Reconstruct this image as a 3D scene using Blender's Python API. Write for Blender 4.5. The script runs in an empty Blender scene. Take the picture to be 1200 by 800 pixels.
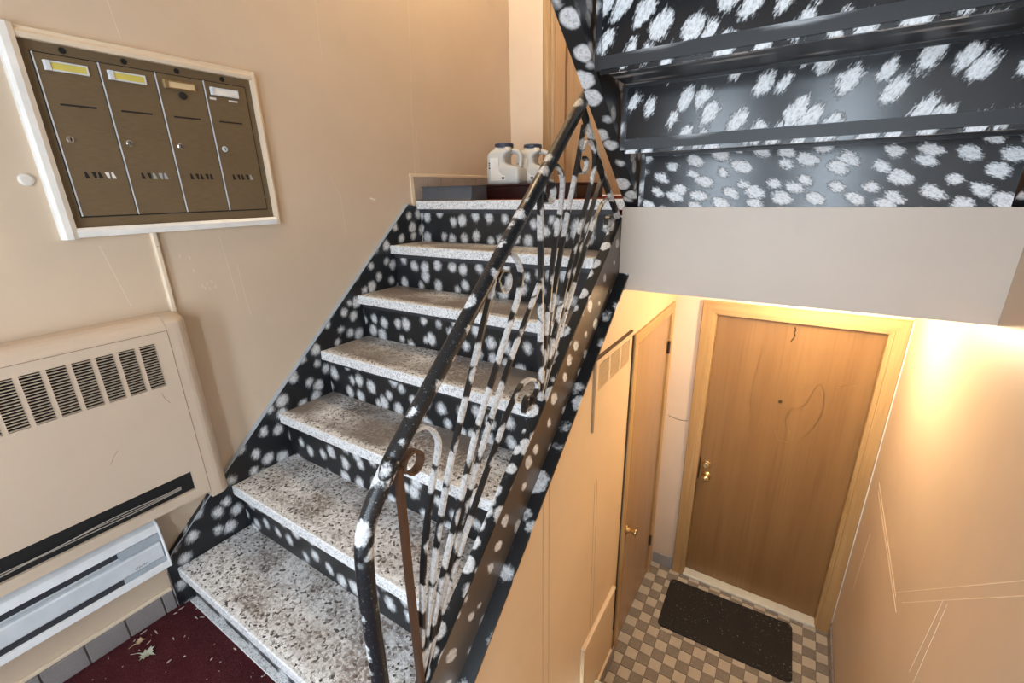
import bpy, bmesh, math, random
from mathutils import Vector, Matrix

random.seed(7)
S = bpy.context.scene
COL = S.collection

# ------------------------------------------------------------------ camera
cam_d = bpy.data.cameras.new('camera')
cam = bpy.data.objects.new('camera', cam_d)
COL.objects.link(cam)
RX, RY, RZ = (0.843463, 0.536809, -0.020161), (0.154233, -0.277949, -0.948133), (-0.51457, 0.796606, -0.317233)
M = Matrix(((RX[0], -RY[0], -RZ[0], 1.913365),
            (RX[1], -RY[1], -RZ[1], -0.451019),
            (RX[2], -RY[2], -RZ[2], 1.387914),
            (0, 0, 0, 1)))
cam.matrix_world = M
cam_d.sensor_width = 36
cam_d.lens = 524.224 / 1200 * 36
cam_d.clip_start = .02
S.camera = cam

# ------------------------------------------------------------------ world, daylight, exposure
w = bpy.data.worlds.new('world')
S.world = w
w.use_nodes = True
bg = w.node_tree.nodes['Background']
bg.inputs[0].default_value = (.74, .87, 1.0, 1)
bg.inputs[1].default_value = 22.0
S.view_settings.view_transform = 'Standard'
S.view_settings.look = 'None'
S.view_settings.gamma = 1
S.view_settings.use_curve_mapping = False
S.view_settings.exposure = 0.10


def portal(loc, sx, sz):
    l = bpy.data.lights.new('daylight_portal', 'AREA')
    l.shape = 'RECTANGLE'
    l.size = sx
    l.size_y = sz
    l.cycles.is_portal = True
    o = bpy.data.objects.new('daylight_portal', l)
    COL.objects.link(o)
    o.location = loc
    o.rotation_euler = (math.radians(90), 0, 0)     # -Z of the light looks along +y
    return o


YB = -1.75                                           # entrance wall behind the viewer
WINS = [(.88, 1.33, .10, 2.25), (1.80, 2.25, .10, 2.25)]
for (a, b, c, d) in WINS:
    portal(((a + b) / 2, YB - .06, (c + d) / 2), b - a, d - c)


def lamp_light(name, loc, power, col, rad):
    l = bpy.data.lights.new(name, 'POINT')
    l.energy = power
    l.color = col
    l.shadow_soft_size = rad
    o = bpy.data.objects.new(name, l)
    COL.objects.link(o)
    o.location = loc
    return o


# ------------------------------------------------------------------ node helpers
class NT:
    def __init__(s, name):
        s.m = bpy.data.materials.new(name)
        s.m.use_nodes = True
        s.t = s.m.node_tree
        s.b = s.t.nodes['Principled BSDF']

    def n(s, typ, **kw):
        nd = s.t.nodes.new(typ)
        for k, v in kw.items():
            if k == 'i':
                for kk, vv in v.items():
                    if hasattr(vv, 'is_output'):
                        s.t.links.new(vv, nd.inputs[kk])
                    else:
                        nd.inputs[kk].default_value = vv
            else:
                setattr(nd, k, v)
        return nd

    def uv(s):
        return s.n('ShaderNodeUVMap', uv_map='uv').outputs[0]

    def obj(s):
        return s.n('ShaderNodeTexCoord').outputs['Object']

    def map(s, v, sc=(1, 1, 1), rot=(0, 0, 0), loc=(0, 0, 0)):
        return s.n('ShaderNodeMapping', i={0: v, 1: loc, 2: rot, 3: sc}).outputs[0]

    def noise(s, v, scale, detail=2, rough=.5):
        return s.n('ShaderNodeTexNoise', i={'Vector': v, 'Scale': scale, 'Detail': detail, 'Roughness': rough})

    def math(s, op, a, b=0.0, c=0.0):
        return s.n('ShaderNodeMath', operation=op, i={0: a, 1: b, 2: c}).outputs[0]

    def rng(s, v, a, b, c=0.0, d=1.0, smooth=False):
        nd = s.n('ShaderNodeMapRange', i={0: v, 1: a, 2: b, 3: c, 4: d})
        if smooth:
            nd.interpolation_type = 'SMOOTHSTEP'
        return nd.outputs[0]

    def mix(s, f, a, b, mode='MIX'):
        nd = s.n('ShaderNodeMix', data_type='RGBA', blend_type=mode)
        for sock, v in ((nd.inputs[0], f), (nd.inputs[6], a), (nd.inputs[7], b)):
            if hasattr(v, 'is_output'):
                s.t.links.new(v, sock)
            else:
                sock.default_value = v if not isinstance(v, tuple) or len(v) == 4 else (*v, 1)
        return nd.outputs[2]

    def set(s, **kw):
        for k, v in kw.items():
            k = {'color': 'Base Color', 'rough': 'Roughness', 'metal': 'Metallic', 'normal': 'Normal',
                 'spec': 'Specular IOR Level', 'coat': 'Coat Weight', 'trans': 'Transmission Weight',
                 'sss': 'Subsurface Weight'}.get(k, k)
            if hasattr(v, 'is_output'):
                s.t.links.new(v, s.b.inputs[k])
            else:
                s.b.inputs[k].default_value = (*v, 1) if isinstance(v, tuple) and len(v) == 3 else v
        return s

    def bump(s, h, strength=.3, dist=.002):
        s.set(normal=s.n('ShaderNodeBump', i={'Height': h, 'Strength': strength, 'Distance': dist}).outputs[0])
        return s


def plain(name, col, rough=.5, metal=0.0, **kw):
    t = NT(name)
    v = t.obj()
    nz = t.noise(v, 18, 3).outputs[0]
    f = t.rng(nz, .3, .7, 0, 1)
    t.set(color=t.mix(f, tuple(c * .93 for c in col), tuple(min(1, c * 1.05) for c in col)), rough=rough, metal=metal, **kw)
    return t.m


def paint(name, col, rough=.45):
    t = NT(name)
    v = t.uv()
    big = t.rng(t.noise(v, 1.6, 4, .6).outputs[0], .35, .65)
    c = t.mix(big, tuple(x * .95 for x in col), tuple(min(1, x * 1.03) for x in col))
    smudge = t.rng(t.noise(t.map(v, (1, .5, 1)), 5, 5, .65).outputs[0], .62, .8)
    c = t.mix(t.math('MULTIPLY', smudge, .25), c, tuple(x * .62 for x in col))
    t.set(color=c, rough=rough)
    t.bump(t.noise(v, 60, 4, .6).outputs[0], .12, .002)
    return t.m


def dabs(name, pitch=(.075, .075), rot=0.0, rad=.34, wid=.1, streak=(7, 7), amp=.28, black=(.012, .013, .015),
         white=(.70, .71, .72), rough=.32, three=False, randomness=.7, distort=.25, fleck=.0, seed=0.0, spec=.5):
    """satin black paint with dabs of white paint"""
    t = NT(name)
    v = t.obj() if three else t.uv()
    if three:
        p = t.map(v, (1 / pitch[0],) * 3, loc=(seed, seed, seed))
    else:
        r0 = t.map(v, (1, 1, 1), (0, 0, rot))
        p = t.map(r0, (1 / pitch[0], 1 / pitch[1], 1), loc=(seed, seed, 0))
    nz = t.noise(p, 1.7, 2).outputs[1]
    off = t.n('ShaderNodeVectorMath', operation='SUBTRACT', i={0: nz, 1: (.5, .5, .5)}).outputs[0]
    off = t.n('ShaderNodeVectorMath', operation='SCALE', i={0: off, 'Scale': distort}).outputs[0]
    pp = t.n('ShaderNodeVectorMath', operation='ADD', i={0: p, 1: off}).outputs[0]
    vo = t.n('ShaderNodeTexVoronoi', voronoi_dimensions='3D' if three else '2D', feature='F1',
             i={'Vector': pp, 'Scale': 1.0, 'Randomness': randomness})
    sep = t.n('ShaderNodeSeparateColor', i={0: vo.outputs['Color']})
    fine = t.noise(t.map(p, (streak[0], streak[1], streak[0])), 1.0, 5, .75).outputs[0]
    d = t.math('ADD', vo.outputs['Distance'], t.math('MULTIPLY', t.math('SUBTRACT', fine, .5), amp))
    d = t.math('ADD', d, t.math('MULTIPLY', t.math('SUBTRACT', sep.outputs[0], .5), .16))
    f = t.rng(d, rad + wid, rad - wid, 0, 1, True)
    dens = t.rng(t.noise(t.map(p, (8, 8, 8)), 1.0, 5, .75).outputs[0], .34, .54, .5, 1.0)
    f = t.math('MULTIPLY', f, dens)
    if fleck:
        fl = t.rng(t.noise(v, 240, 2, .6).outputs[0], .66, .72, 0, fleck)
        f = t.math('MAXIMUM', f, fl)
    t.set(color=t.mix(f, black, white), rough=t.rng(f, 0, 1, rough, .55), spec=spec)
    t.bump(t.math('ADD', f, t.math('MULTIPLY', fine, .3)), .25, .0015)
    return t.m


def terrazzo(name, chip=.010, dirt=.8, worn=True, film_=.3, clean=0):
    t = NT(name)
    v = t.uv()
    vo = t.n('ShaderNodeTexVoronoi', voronoi_dimensions='2D', feature='F1', i={'Vector': v, 'Scale': 1 / chip, 'Randomness': 1.0})
    ed = t.n('ShaderNodeTexVoronoi', voronoi_dimensions='2D', feature='DISTANCE_TO_EDGE', i={'Vector': v, 'Scale': 1 / chip, 'Randomness': 1.0})
    sep = t.n('ShaderNodeSeparateColor', i={0: vo.outputs['Color']})
    cr = t.n('ShaderNodeValToRGB', i={0: sep.outputs[0]})
    cr.color_ramp.interpolation = 'CONSTANT'
    e = cr.color_ramp.elements
    e[0].position, e[0].color = 0, (.035, .034, .033, 1)
    e[1].position, e[1].color = .07, (.28, .27, .26, 1)
    for p_, c_ in ((.14, (.56, .54, .52)), (.28, (.80, .79, .78)), (.65, (.90, .90, .90))):
        x = e.new(p_)
        x.color = (*c_, 1)
    gap = t.rng(ed.outputs['Distance'], .03, .12, 1, 0)
    gap = t.math('MULTIPLY', gap, t.rng(t.noise(v, 45, 3).outputs[0], .44, .62))
    col = t.mix(gap, cr.outputs[0], (.07, .065, .06))
    sp = t.rng(t.noise(v, 260, 2).outputs[0], .66, .7)
    col = t.mix(t.math('MULTIPLY', sp, .75), col, (.05, .05, .05))
    if worn:
        g = t.n('ShaderNodeTexCoord').outputs['Generated']
        gx = t.n('ShaderNodeSeparateXYZ', i={0: g})
        gy = t.rng(gx.outputs[1], .02, .16, 0, 1, True)
        mid = t.rng(t.math('ABSOLUTE', t.math('SUBTRACT', gx.outputs[0], .5)), .5, .30, .35, 1, True)
        st = t.rng(t.noise(v, 3.6, 5, .62).outputs[0], .42, .60, 0, 1, True)
        st2 = t.rng(t.noise(v, 70, 3, .6).outputs[0], .42, .55, .25, 1)
        k = t.math('MULTIPLY', t.math('MULTIPLY', st, st2), t.math('MULTIPLY', gy, mid))
        col = t.mix(t.math('MULTIPLY', k, dirt), col, (.13, .085, .06))
        film = t.math('MULTIPLY', t.math('MULTIPLY', gy, film_), t.rng(t.noise(v, 2.2, 3).outputs[0], .35, .6))
        col = t.mix(film, col, (.20, .165, .14))
    if clean:
        col = t.mix(clean, col, (.80, .81, .82))
    t.set(color=col, rough=.5)
    t.bump(ed.outputs['Distance'], .12, .0008)
    return t.m


def wood(name, c1, c2, scale=1.0, rough=.35, along='z'):
    t = NT(name)
    v = t.uv()
    sc = (14 * scale, .8 * scale, 1) if along == 'z' else (.8 * scale, 14 * scale, 1)
    m = t.map(v, sc)
    a = t.noise(m, 1.2, 6, .6)
    a.inputs['Distortion'].default_value = .5
    b = t.noise(t.map(v, (sc[0] * 7, sc[1] * 3, 1)), 1.0, 4, .7)
    f = t.rng(a.outputs[0], .3, .7)
    c = t.mix(f, c1, c2)
    c = t.mix(t.math('MULTIPLY', t.rng(b.outputs[0], .5, .72), .35), c, tuple(x * .55 for x in c1))
    t.set(color=c, rough=t.rng(t.noise(v, 6, 3).outputs[0], .3, .7, rough * .95, rough * 1.07))
    t.bump(b.outputs[0], .05, .001)
    return t.m


def carpet(name, c1, c2):
    t = NT(name)
    v = t.obj()
    a = t.noise(v, 420, 3, .7).outputs[0]
    b = t.noise(v, 7, 4, .6).outputs[0]
    c = t.mix(t.rng(a, .3, .7), tuple(x * .3 for x in c1), c2)
    c = t.mix(t.rng(b, .35, .7), c, c1)
    t.set(color=t.mix(t.rng(a, .62, .66, 0, .22), c, (.35, .27, .25)), rough=.95, spec=.1)
    t.bump(a, 1.0, .006)
    return t.m


def tile_mat(name, base, speck, amt):
    t = NT(name)
    v = t.n('ShaderNodeNewGeometry').outputs['Position']
    a = t.noise(v, 320, 3, .6).outputs[0]
    b = t.noise(v, 9, 3).outputs[0]
    c = t.mix(t.rng(a, .46, .56, 0, amt), base, speck)
    c = t.mix(t.rng(b, .4, .7, 0, .35), c, tuple(x * .7 for x in base))
    t.set(color=c, rough=.42)
    t.bump(a, .15, .001)
    return t.m


def brushed(name, col):
    t = NT(name)
    v = t.uv()
    a = t.noise(t.map(v, (30, 700, 1)), 1, 3, .6).outputs[0]
    b = t.rng(t.noise(v, 7, 4, .6).outputs[0], .35, .7)
    c = t.mix(t.rng(a, .3, .7), tuple(x * .8 for x in col), tuple(x * 1.15 for x in col))
    c = t.mix(t.math('MULTIPLY', b, .3), c, tuple(x * .7 for x in col))
    t.set(color=c, rough=.40, metal=.25)
    return t.m


WALLC = (.625, .495, .365)
m_wall = paint('wall_paint', WALLC)
m_wall_pale = paint('wall_paint_pale', (.74, .62, .50))
m_fascia = paint('fascia_paint', (.58, .49, .405))
m_closetwall = paint('closet_wall_paint', (.72, .53, .33))
m_ceil = paint('ceiling_paint', (.78, .72, .64))
m_riser = dabs('dabbed_riser_paint', (.084, .094), 0, .25, .15, (13, 4), .55, seed=3.3)
m_string = dabs('dabbed_stringer_paint', (.078, .088), .5, .24, .15, (13, 4), .55, seed=8.1)
m_topstrip = dabs('dabbed_curb_paint', (.058,), 0, .45, .07, (5, 5), .25, seed=1.7, three=True, rough=.6, spec=.25)
m_web = dabs('dabbed_web_paint', (.105, .085), .85, .17, .05, (7, 10), .34, seed=4.4, rough=.30, black=(.085, .062, .044), spec=1.0)  # brown base holds the warm hall light on the black web
m_flange = dabs('dabbed_flange_paint', (.105,), 0, .33, .07, (6, 6), .45, seed=6.2, three=True)
m_up = dabs('dabbed_upper_paint', (.112, .064), -1.05, .30, .08, (7, 11), .75, seed=2.9, rough=.2, randomness=.6, distort=.5, white=(.82, .83, .84))
m_up2 = dabs('dabbed_upper_lowest_paint', (.088, .052), .45, .31, .09, (7, 11), .75, seed=5.9, rough=.2, randomness=.55, distort=.45, white=(.82, .83, .84))
m_uptread = dabs('smeared_upper_tread_paint', (.35, .06), 0, .15, .14, (2, 6), .35, seed=7.9, rough=.45, white=(.4, .41, .42))
m_ustr = dabs('dabbed_upper_stringer_paint', (.075,), 0, .42, .08, (4, 4), .25, seed=9.4, three=True)
m_rail = dabs('dabbed_handrail_paint', (.060,), 0, .28, .06, (9, 9), .55, three=True, seed=2.2, rough=.33, fleck=.5)
m_bar = dabs('dabbed_bar_paint', (.080,), 0, .50, .05, (7, 7), .22, three=True, seed=5.2, rough=.35)
m_barrust = plain('worn_brown_bar_paint', (.10, .048, .026), .45)
m_terr = terrazzo('terrazzo_tread', .0082, .85)
m_terr_dirty = terrazzo('soiled_terrazzo_tread', .0075, .9, film_=.95)
m_terr_nose = terrazzo('terrazzo_nosing', .0045, 0, worn=False, clean=.45)
m_carpet = carpet('burgundy_carpet', (.075, .014, .019), (.17, .040, .045))
m_redcarpet = carpet('red_carpet', (.20, .028, .02), (.30, .06, .04))
m_door = wood('varnished_door_wood', (.225, .120, .046), (.285, .160, .064), .45, .34)
m_casing = wood('casing_wood', (.40, .245, .10), (.52, .34, .155), 1.2, .36)
m_casing_h = wood('casing_wood_level', (.40, .245, .10), (.52, .34, .155), 1.2, .36, along='x')
m_closet = wood('closet_door_wood', (.36, .215, .105), (.40, .245, .125), .4, .25)
m_oak = wood('landing_door_wood', (.40, .235, .115), (.48, .30, .16), 1.3, .4)
m_oak2 = wood('landing_casing_wood', (.30, .18, .09), (.55, .38, .21), 2.0, .4)
m_tl = tile_mat('pale_floor_tile', (.50, .455, .40), (.60, .56, .50), .5)
m_td = tile_mat('dark_floor_tile', (.20, .175, .155), (.34, .31, .28), .7)
m_grout = plain('tile_grout', (.16, .145, .13), .9)
m_basetile = tile_mat('grey_base_tile', (.25, .225, .22), (.31, .28, .27), .6)
m_basetile2 = tile_mat('tan_base_tile', (.36, .30, .26), (.44, .38, .33), .6)
m_basetile3 = tile_mat('blue_grey_base_tile', (.33, .33, .36), (.40, .40, .42), .5)
m_blackgloss = plain('black_gloss_paint', (.014, .015, .017), .3)
m_bend = dabs('white_smeared_rail_paint', (.060,), 0, .45, .08, (7, 7), .5, three=True, seed=2.2, rough=.35, fleck=.5)
m_black = plain('black_void', (.006, .006, .006), .7)
m_rubber = None
m_bronze = brushed('bronze_brown_metal', (.19, .136, .076))
m_chrome = plain('chrome', (.72, .70, .66), .22, 1.0)
m_brass = plain('brass', (.80, .66, .40), .25, 1.0)
m_cardy = plain('yellow_name_card', (.62, .53, .12), .5)
m_cardt = plain('tan_name_card', (.62, .48, .28), .5)
m_cardw = plain('white_name_card', (.80, .78, .74), .5)
m_white = plain('white_gloss_trim', (.84, .82, .78), .35)
m_trim = paint('cream_trim_paint', (.76, .62, .46), .4)
m_cab = paint('beige_enamel', (.60, .475, .36), .38)
m_heat = plain('white_enamel', (.80, .81, .82), .3)
m_heatf = plain('silver_white_enamel', (.62, .65, .68), .3)
m_heatg = plain('grey_heater_block', (.36, .40, .44), .4)
m_dark = plain('dark_slot', (.035, .037, .045), .5)
m_wire = plain('grey_wire', (.40, .36, .31), .5)
m_thresh = plain('pale_threshold', (.72, .74, .70), .4)
m_hinge = plain('dark_hinge_metal', (.07, .045, .03), .4, .6)
m_slate = plain('slate_grey_vinyl', (.075, .085, .10), .45)
m_maroon = plain('dark_maroon_panel', (.028, .007, .007), .3)
m_plug = plain('cream_plastic', (.74, .69, .62), .4)
m_scr = plain('pale_scratch', (.86, .76, .60), .6)
m_scrd = plain('dark_scratch', (.33, .22, .13), .6)
m_leaf1 = plain('pale_green_leaf', (.46, .47, .37), .7)
m_leaf2 = plain('tan_leaf', (.46, .33, .20), .7)
m_debris = plain('pale_debris', (.50, .40, .33), .8)
m_lampglass = NT('lamp_glass').set(color=(1, .85, .6), **{'Emission Color': (1, .72, .38, 1), 'Emission Strength': 6.0}).m


def plastic_jug():
    t = NT('milky_plastic')
    t.set(color=(.58, .58, .56), rough=.35, sss=.2)
    t.b.inputs['Subsurface Radius'].default_value = (.02, .018, .015)
    return t.m


m_jug = plastic_jug()
m_cap = plain('navy_lid', (.035, .042, .075), .4)


def rubber_mat():
    t = NT('black_ribbed_mat')
    v = t.uv()
    w_ = t.n('ShaderNodeTexWave', i={'Vector': v, 'Scale': 16.0, 'Distortion': 1.5, 'Detail': 2.0})
    sp = t.rng(t.noise(v, 75, 4, .7).outputs[0], .63, .67)
    sp = t.math('MULTIPLY', sp, t.rng(t.noise(v, 6, 2).outputs[0], .4, .6))
    t.set(color=t.mix(sp, (.012, .012, .014), (.6, .58, .55)), rough=.75)
    t.bump(w_.outputs['Fac' if 'Fac' in w_.outputs else 1], .5, .003)
    return t.m


m_rubber = rubber_mat()

# ------------------------------------------------------------------ mesh helpers
ORG = {}


class MB:
    def __init__(s):
        s.v, s.f = [], []

    def add(s, vs, fs):
        o = len(s.v)
        s.v += [Vector(p) for p in vs]
        s.f += [tuple(i + o for i in f) for f in fs]
        return s

    def box(s, a, b):
        x0, y0, z0 = (min(p, q) for p, q in zip(a, b))
        x1, y1, z1 = (max(p, q) for p, q in zip(a, b))
        return s.add([(x0, y0, z0), (x1, y0, z0), (x1, y1, z0), (x0, y1, z0), (x0, y0, z1), (x1, y0, z1), (x1, y1, z1), (x0, y1, z1)],
                     [(0, 3, 2, 1), (4, 5, 6, 7), (0, 1, 5, 4), (1, 2, 6, 5), (2, 3, 7, 6), (3, 0, 4, 7)])

    def prism(s, prof, ax, a, b):
        """profile of 2-D points extruded along axis ax from a to b; the other two coords in order xyz without ax"""
        def mk(p, t):
            q = list(p)
            q.insert(ax, t)
            return q
        n = len(prof)
        vs = [mk(p, a) for p in prof] + [mk(p, b) for p in prof]
        fs = [tuple(range(n))[::-1], tuple(range(n, 2 * n))] + [(i, (i + 1) % n, (i + 1) % n + n, i + n) for i in range(n)]
        return s.add(vs, fs)

    def bar(s, pts, xc, hx, hw, closed=False):
        """flat bar following (y,z) points in the plane x=xc"""
        n = len(pts)
        vs = []
        for i in range(n):
            p0, p1 = pts[max(i - 1, 0)], pts[min(i + 1, n - 1)]
            d = Vector((p1[0] - p0[0], p1[1] - p0[1]))
            d = d.normalized() if d.length > 1e-9 else Vector((1, 0))
            nn = Vector((-d.y, d.x)) * hw
            y, z = pts[i]
            vs += [(xc - hx, y + nn.x, z + nn.y), (xc + hx, y + nn.x, z + nn.y), (xc + hx, y - nn.x, z - nn.y), (xc - hx, y - nn.x, z - nn.y)]
        fs = [(0, 1, 2, 3), tuple((n - 1) * 4 + k for k in (3, 2, 1, 0))]
        for i in range(n - 1):
            for k in range(4):
                a, b = i * 4 + k, i * 4 + (k + 1) % 4
                fs.append((a, a + 4, b + 4, b))
        return s.add(vs, fs)

    def tube(s, pts, r, n=12, r2=None):
        pts = [Vector(p) for p in pts]
        vs = []
        up = Vector((.123, .456, .88)).normalized()
        N = len(pts)
        for i, p in enumerate(pts):
            d = (pts[min(i + 1, N - 1)] - pts[max(i - 1, 0)]).normalized()
            a = d.cross(up).normalized()
            b = a.cross(d).normalized()
            up = b
            rr = r if r2 is None else r + (r2 - r) * i / (N - 1)
            vs += [p + (a * math.cos(t) + b * math.sin(t)) * rr for t in (2 * math.pi * k / n for k in range(n))]
        fs = [tuple(range(n)), tuple((N - 1) * n + k for k in range(n))[::-1]]
        for i in range(N - 1):
            for k in range(n):
                fs.append((i * n + k, i * n + (k + 1) % n, (i + 1) * n + (k + 1) % n, (i + 1) * n + k))
        return s.add(vs, fs)

    def lathe(s, c, axis, prof, n=16):
        """prof: list of (dist along axis, radius)"""
        ax = Vector(axis).normalized()
        a = ax.orthogonal().normalized()
        b = ax.cross(a)
        c = Vector(c)
        vs = []
        for (h, r) in prof:
            vs += [c + ax * h + (a * math.cos(t) + b * math.sin(t)) * max(r, 1e-5) for t in (2 * math.pi * k / n for k in range(n))]
        N = len(prof)
        fs = [tuple(range(n))[::-1], tuple((N - 1) * n + k for k in range(n))]
        for i in range(N - 1):
            for k in range(n):
                fs.append((i * n + k, i * n + (k + 1) % n, (i + 1) * n + (k + 1) % n, (i + 1) * n + k))
        return s.add(vs, fs)

    def loft(s, rings):
        n = len(rings[0])
        vs = [p for r in rings for p in r]
        N = len(rings)
        fs = [tuple(range(n))[::-1], tuple((N - 1) * n + k for k in range(n))]
        for i in range(N - 1):
            for k in range(n):
                fs.append((i * n + k, i * n + (k + 1) % n, (i + 1) * n + (k + 1) % n, (i + 1) * n + k))
        return s.add(vs, fs)

    def build(s, name, mat, parent=None, bevel=0, smooth=False, seg=2):
        xs, ys, zs = zip(*s.v)
        org = Vector(((min(xs) + max(xs)) / 2, (min(ys) + max(ys)) / 2, min(zs)))
        me = bpy.data.meshes.new(name)
        me.from_pydata([p - org for p in s.v], [], s.f)
        bm = bmesh.new()
        bm.from_mesh(me)
        bmesh.ops.recalc_face_normals(bm, faces=bm.faces)
        bm.to_mesh(me)
        bm.free()
        uvl = me.uv_layers.new(name='uv')
        for poly in me.polygons:
            nx, ny, nz = (abs(q) for q in poly.normal)
            for li in poly.loop_indices:
                p = me.vertices[me.loops[li].vertex_index].co + org
                if nx >= ny and nx >= nz:
                    uvl.data[li].uv = (p.y, p.z)
                elif ny >= nz:
                    uvl.data[li].uv = (p.x, p.z + p.y * 3.1)
                else:
                    uvl.data[li].uv = (p.x + p.z * 2.3, p.y)
        if smooth:
            me.shade_smooth()
        me.materials.append(mat)
        o = bpy.data.objects.new(name, me)
        COL.objects.link(o)
        link(o, org, parent)
        if bevel:
            md = o.modifiers.new('bevel', 'BEVEL')
            md.width = bevel
            md.segments = seg
            md.limit_method = 'ANGLE'
            md.angle_limit = math.radians(40)
        return o


def link(o, org, parent):
    ORG[o.name] = Vector(org)
    if parent:
        o.parent = parent
        o.location = Vector(org) - ORG[parent.name]
    else:
        o.location = org


def box(name, a, b, mat, parent=None, bevel=0, **kw):
    return MB().box(a, b).build(name, mat, parent, bevel, **kw)


def thing(name, loc, label=None, cat=None, group=None, kind=None):
    o = bpy.data.objects.new(name, None)
    o.empty_display_size = .1
    COL.objects.link(o)
    link(o, loc, None)
    return tag(o, label, cat, group, kind)


def tag(o, label=None, cat=None, group=None, kind=None):
    for k, v in (('label', label), ('category', cat), ('group', group), ('kind', kind)):
        if v:
            o[k] = v
    return o


def struct(o, label, cat):
    return tag(o, label, cat, None, 'structure')


def share(name, src, loc, parent, mat=None):
    o = bpy.data.objects.new(name, src)
    COL.objects.link(o)
    link(o, Vector(loc), parent)
    return o


def smooth_pts(pts, n=6):
    out = []
    P = [pts[0]] + list(pts) + [pts[-1]]
    for i in range(1, len(P) - 2):
        p0, p1, p2, p3 = (Vector(q) for q in P[i - 1:i + 3])
        for k in range(n):
            t = k / n
            out.append(.5 * ((2 * p1) + (p2 - p0) * t + (2 * p0 - 5 * p1 + 4 * p2 - p3) * t * t + (3 * p1 - p0 - 3 * p2 + p3) * t ** 3))
    out.append(Vector(pts[-1]))
    return [tuple(p) for p in out]


# ------------------------------------------------------------------ dimensions (metres)
T, RS = .255, .2247                   # going and rise of the main flight; first nosing at y=0, z=0
ZE = -.17                             # entrance floor
ZF = -1.464                           # lower hall floor
ZL = 6 * RS                           # landing
XR = 2.465                            # right wall
YW = 2.555                            # back wall
YF = 1.49                             # face of the landing
XC = 1.272                            # closet wall
ZC = 3.3

# ------------------------------------------------------------------ setting
wl = struct(box('wall_left', (-.12, YB, ZE - .1), (0, YW + .12, ZC), m_wall), 'beige painted stairwell wall with mailboxes and heaters', 'wall')
wr = struct(box('wall_right', (XR, YB, ZF - .1), (XR + .12, YW + .25, ZC), m_wall), 'beige wall on the right running down to the lower hall', 'wall')
# back wall: pale upper part behind the landing with the landing door opening, lower part with the apartment door opening
mb = MB()
mb.box((0, YW, ZL - .2), (.30, YW + .12, ZC)).box((1.20, YW, ZL - .2), (XR, YW + .12, ZC)).box((.30, YW, ZL + 2.1), (1.20, YW + .12, ZC)).box((.30, YW + .085, ZL - .2), (1.20, YW + .12, ZL + 2.1))
wbu = struct(mb.build('wall_back', m_wall_pale), 'pale wall at the far end of the landing around the wooden door', 'wall')
mb = MB()
DX0, DX1, DZ1, LY = 1.515, 2.385, .632, 2.600
mb.box((XC - .1, YW, ZF - .1), (DX0, YW + .15, 1.15)).box((DX1, YW, ZF - .1), (XR, YW + .15, 1.15)).box((DX0, YW, DZ1), (DX1, YW + .15, 1.15)).box((DX0, LY + .065, ZF - .1), (DX1, LY + .10, DZ1))
wbl = struct(mb.build('wall_back_lower', m_wall_pale), 'cream wall of the lower hall around the brown apartment door', 'wall')
# entrance wall behind the viewer with two glazed openings
mb = MB()
xs = [0, WINS[0][0], WINS[0][1], WINS[1][0], WINS[1][1], XR]
for i in (0, 2, 4):
    mb.box((xs[i], YB - .12, ZF - .1), (xs[i + 1], YB, ZC))
for (a, b, c, d) in WINS:
    mb.box((a, YB - .12, ZF - .1), (b, YB, c)).box((a, YB - .12, d), (b, YB, ZC))
struct(mb.build('wall_front', m_wall), 'beige entrance wall with two tall glazed openings', 'wall')


def glass():
    t = NT('window_glass')
    tr = t.n('ShaderNodeBsdfTransparent')
    gl = t.n('ShaderNodeBsdfGlossy', i={'Roughness': .02})
    mx = t.n('ShaderNodeMixShader', i={0: .06, 1: tr.outputs[0], 2: gl.outputs[0]})
    t.t.links.new(mx.outputs[0], t.t.nodes['Material Output'].inputs[0])
    return t.m


m_glass = glass()
for i, (a, b, c, d) in enumerate(WINS):
    wnd = struct(thing('window_%d' % (i + 1), ((a + b) / 2, YB - .06, c)), 'tall clear pane in the entrance wall', 'window')
    for bx in (((a, YB - .09, c), (a + .05, YB - .03, d)), ((b - .05, YB - .09, c), (b, YB - .03, d)),
               ((a + .05, YB - .09, c), (b - .05, YB - .03, c + .05)), ((a + .05, YB - .09, d - .05), (b - .05, YB - .03, d))):
        box('window_frame', bx[0], bx[1], m_white, wnd)
    box('pane', (a + .05, YB - .063, c + .05), (b - .05, YB - .057, d - .05), m_glass, wnd)
struct(box('ceiling', (-.12, YB - .12, ZC), (XR + .12, YW + .25, ZC + .1), m_ceil), 'pale ceiling over the stairwell', 'ceiling')

# entrance floor (burgundy carpet) and landing
mb = MB().box((0, YB, ZE - .12), (1.2, .03, ZE)).box((1.2, YB, ZE - .12), (XR, .12, ZE))
fl_e = struct(mb.build('floor', m_carpet), 'dark burgundy carpet at the foot of the stairs', 'floor')
fas = struct(box('wall_fascia', (1.238, YF, .96), (XR, YF + .12, 1.315), m_fascia), 'plain beige face of the landing above the lower hall', 'wall')
struct(box('ceiling_lower', (0, YF + .12, .96), (XR, YW, 1.20), m_ceil), 'ceiling of the lower hall beneath the landing', 'ceiling')
lf = struct(box('floor_landing', (0, 1.60, 1.20), (XR, YW, ZL), m_redcarpet), 'red carpeted landing at the head of the stairs', 'floor')

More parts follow.
